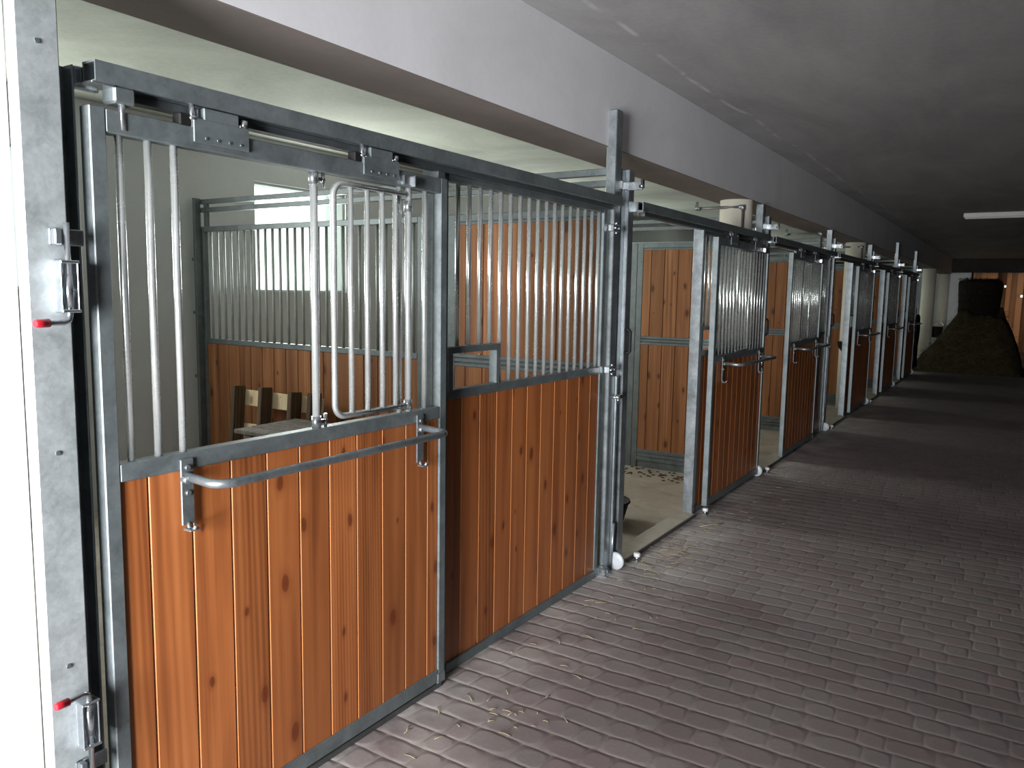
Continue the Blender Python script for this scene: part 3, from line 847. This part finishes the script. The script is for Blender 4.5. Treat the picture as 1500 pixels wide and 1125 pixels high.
c = m.build('loose_straw', M['wrap'], t); c['kind'] = 'stuff'
# black cloth hanging at the end of the stall row
m = MB()
N1, N2 = 14, 18
grid = [[None]*(N2+1) for _ in range(N1+1)]
for i in range(N1+1):
    for k in range(N2+1):
        yy = i/N1*.62; z = 1.36-1.22*k/N2
        if k == 0: z -= .07*(abs(i/N1-.5)*2)**2
        x = .02*math.sin(i*1.7)+.012*math.sin(i*3.1+k*.4)
        grid[i][k] = m.bm.verts.new((x+.02, yy, z))
for i in range(N1):
    for k in range(N2):
        f = m.bm.faces.new((grid[i][k], grid[i+1][k], grid[i+1][k+1], grid[i][k+1])); f.smooth = True
        for l in f.loops: l[m.ly] = (.5, .5, .5, 1)
o = m.build('hanging_cloth', M['cloth'], None, (.0, 20.12, 0))
sm = o.modifiers.new('thick', 'SOLIDIFY'); sm.thickness = .02
tag(o, 'black cloth hanging at the end of the stall row beside the pale column', 'cloth')
# dark bucket behind the last visible column
t = thing('black_bucket', 'black bucket hung low behind the pale column past the stalls', 'bucket', (-.0, 25.75, .62))
m = MB(); m.lathe([(.11, 0), (.13, .02), (.16, .30), (.17, .31), (.155, .31), (.12, .03), (.02, .02)], (0, 0, 0), 24); m.build('bucket_shell', M['black'], t)
m = MB(); m.tube([(-.16*math.cos(a), 0, .3+.16*math.sin(a)) for a in [math.pi*k/10 for k in range(11)]], .005, 6); m.build('bail_handle', M['zinc'], t)
# fluorescent batten on the ceiling
t = thing('batten_lamp', 'unlit white fluorescent batten on the dark aisle ceiling', 'lamp', (1.11, 14.75, CEIL))
m = MB(); m.box(0, 1.25, -.045, .045, -.07, 0, .006); m.build('lamp_housing', M['lamp'], t)
m = MB(); m.box(.02, 1.23, -.04, .04, -.095, -.068, .012, 2); m.build('diffuser', M['nylon'], t)

# ------------------------------------------------------------------ straw bits on the floor
m = MB()
def stalk(x, y, a, l, z=.004, r=.0016):
    d = Vector((math.cos(a), math.sin(a), 0))*l/2; p = Vector((x, y, z))
    m.tube([p-d, p+Vector((0, 0, .003)), p+d], r, 4)
for k in range(80):
    y = random.uniform(1.9, 8); x = .06+abs(random.gauss(0, .28))
    stalk(x, y, random.uniform(0, 3.14), random.uniform(.02, .075), .003)
for k in range(34):
    stalk(random.gauss(.16, .08), random.gauss(4.95, .3), random.uniform(0, 3.14), random.uniform(.03, .1), .004)
for k in range(16):
    stalk(random.gauss(.42, .09), random.gauss(2.62, .1), random.uniform(0, 3.14), random.uniform(.015, .05), .004)
stalk(.17, 5.68, 1.0, .22, .005, .003)
o = m.build('straw_litter', M['straw']); tag(o, 'scattered bits of straw on the paving along the stall fronts', 'straw', None, 'stuff')
m = MB()
for k in range(120):
    x = random.uniform(-1.4, -.2); y = random.gauss(7.2, .12)
    m.obox((x, y, -.046), (random.uniform(.01, .035), random.uniform(.01, .03), .006), (0, 0, random.uniform(0, 3)), 0)
o = m.build('bedding_crumbs', M['oldwood']); tag(o, 'dark crumbs of old bedding along the partition foot in the second stall', 'bedding', None, 'stuff')

# ------------------------------------------------------------------ light
w = bpy.data.worlds.new('sky'); scn.world = w; w.use_nodes = True
nt = w.node_tree; bg = nt.nodes['Background']
bg.inputs['Color'].default_value = (.95, 1.0, .95, 1); bg.inputs['Strength'].default_value = 3.0
def area(name, loc, rot, sx, sy, power, col=(1, 1, 1)):
    l = bpy.data.lights.new(name, 'AREA'); l.shape = 'RECTANGLE'; l.size = sx; l.size_y = sy; l.energy = power; l.color = col
    o = bpy.data.objects.new(name, l); COL.objects.link(o); o.location = loc; o.rotation_euler = rot
    return o
R = math.radians
# open barn entrance behind the camera
e = area('entrance_daylight', (.95, -3.05, 1.35), (R(90), 0, R(20)), 1.9, 2.2, 245, (.98, .98, 1.0)); e.data.spread = R(76)
# daylight at each window
for i, (a, b) in enumerate(WY):
    area('window_daylight', (XB-.012, (a+b)/2, (WZ[0]+WZ[1])/2), (0, R(-90), 0), .9, 1.08, (52, 78, 52, 32, 20, 16, 14, 16, 15)[i], (.97, 1.0, .95))

# ------------------------------------------------------------------ camera
cam = bpy.data.cameras.new('camera'); cam.sensor_width = 36; cam.lens = 1155/1500*36
cam.clip_start = .05; cam.clip_end = 200
co = bpy.data.objects.new('camera', cam); COL.objects.link(co)
Rw = ((0.84090364, 0.07669427, -0.53572292), (0.54092951, -0.08870665, 0.83637695), (0.01662314, -0.99310076, -0.11607994))
mat = Matrix(((Rw[0][0], -Rw[0][1], -Rw[0][2], 2.0), (Rw[1][0], -Rw[1][1], -Rw[1][2], 0.0), (Rw[2][0], -Rw[2][1], -Rw[2][2], 1.72), (0, 0, 0, 1)))
co.matrix_world = mat
scn.camera = co
scn.view_settings.view_transform = 'Standard'
scn.view_settings.look = 'None'
scn.view_settings.exposure = 0
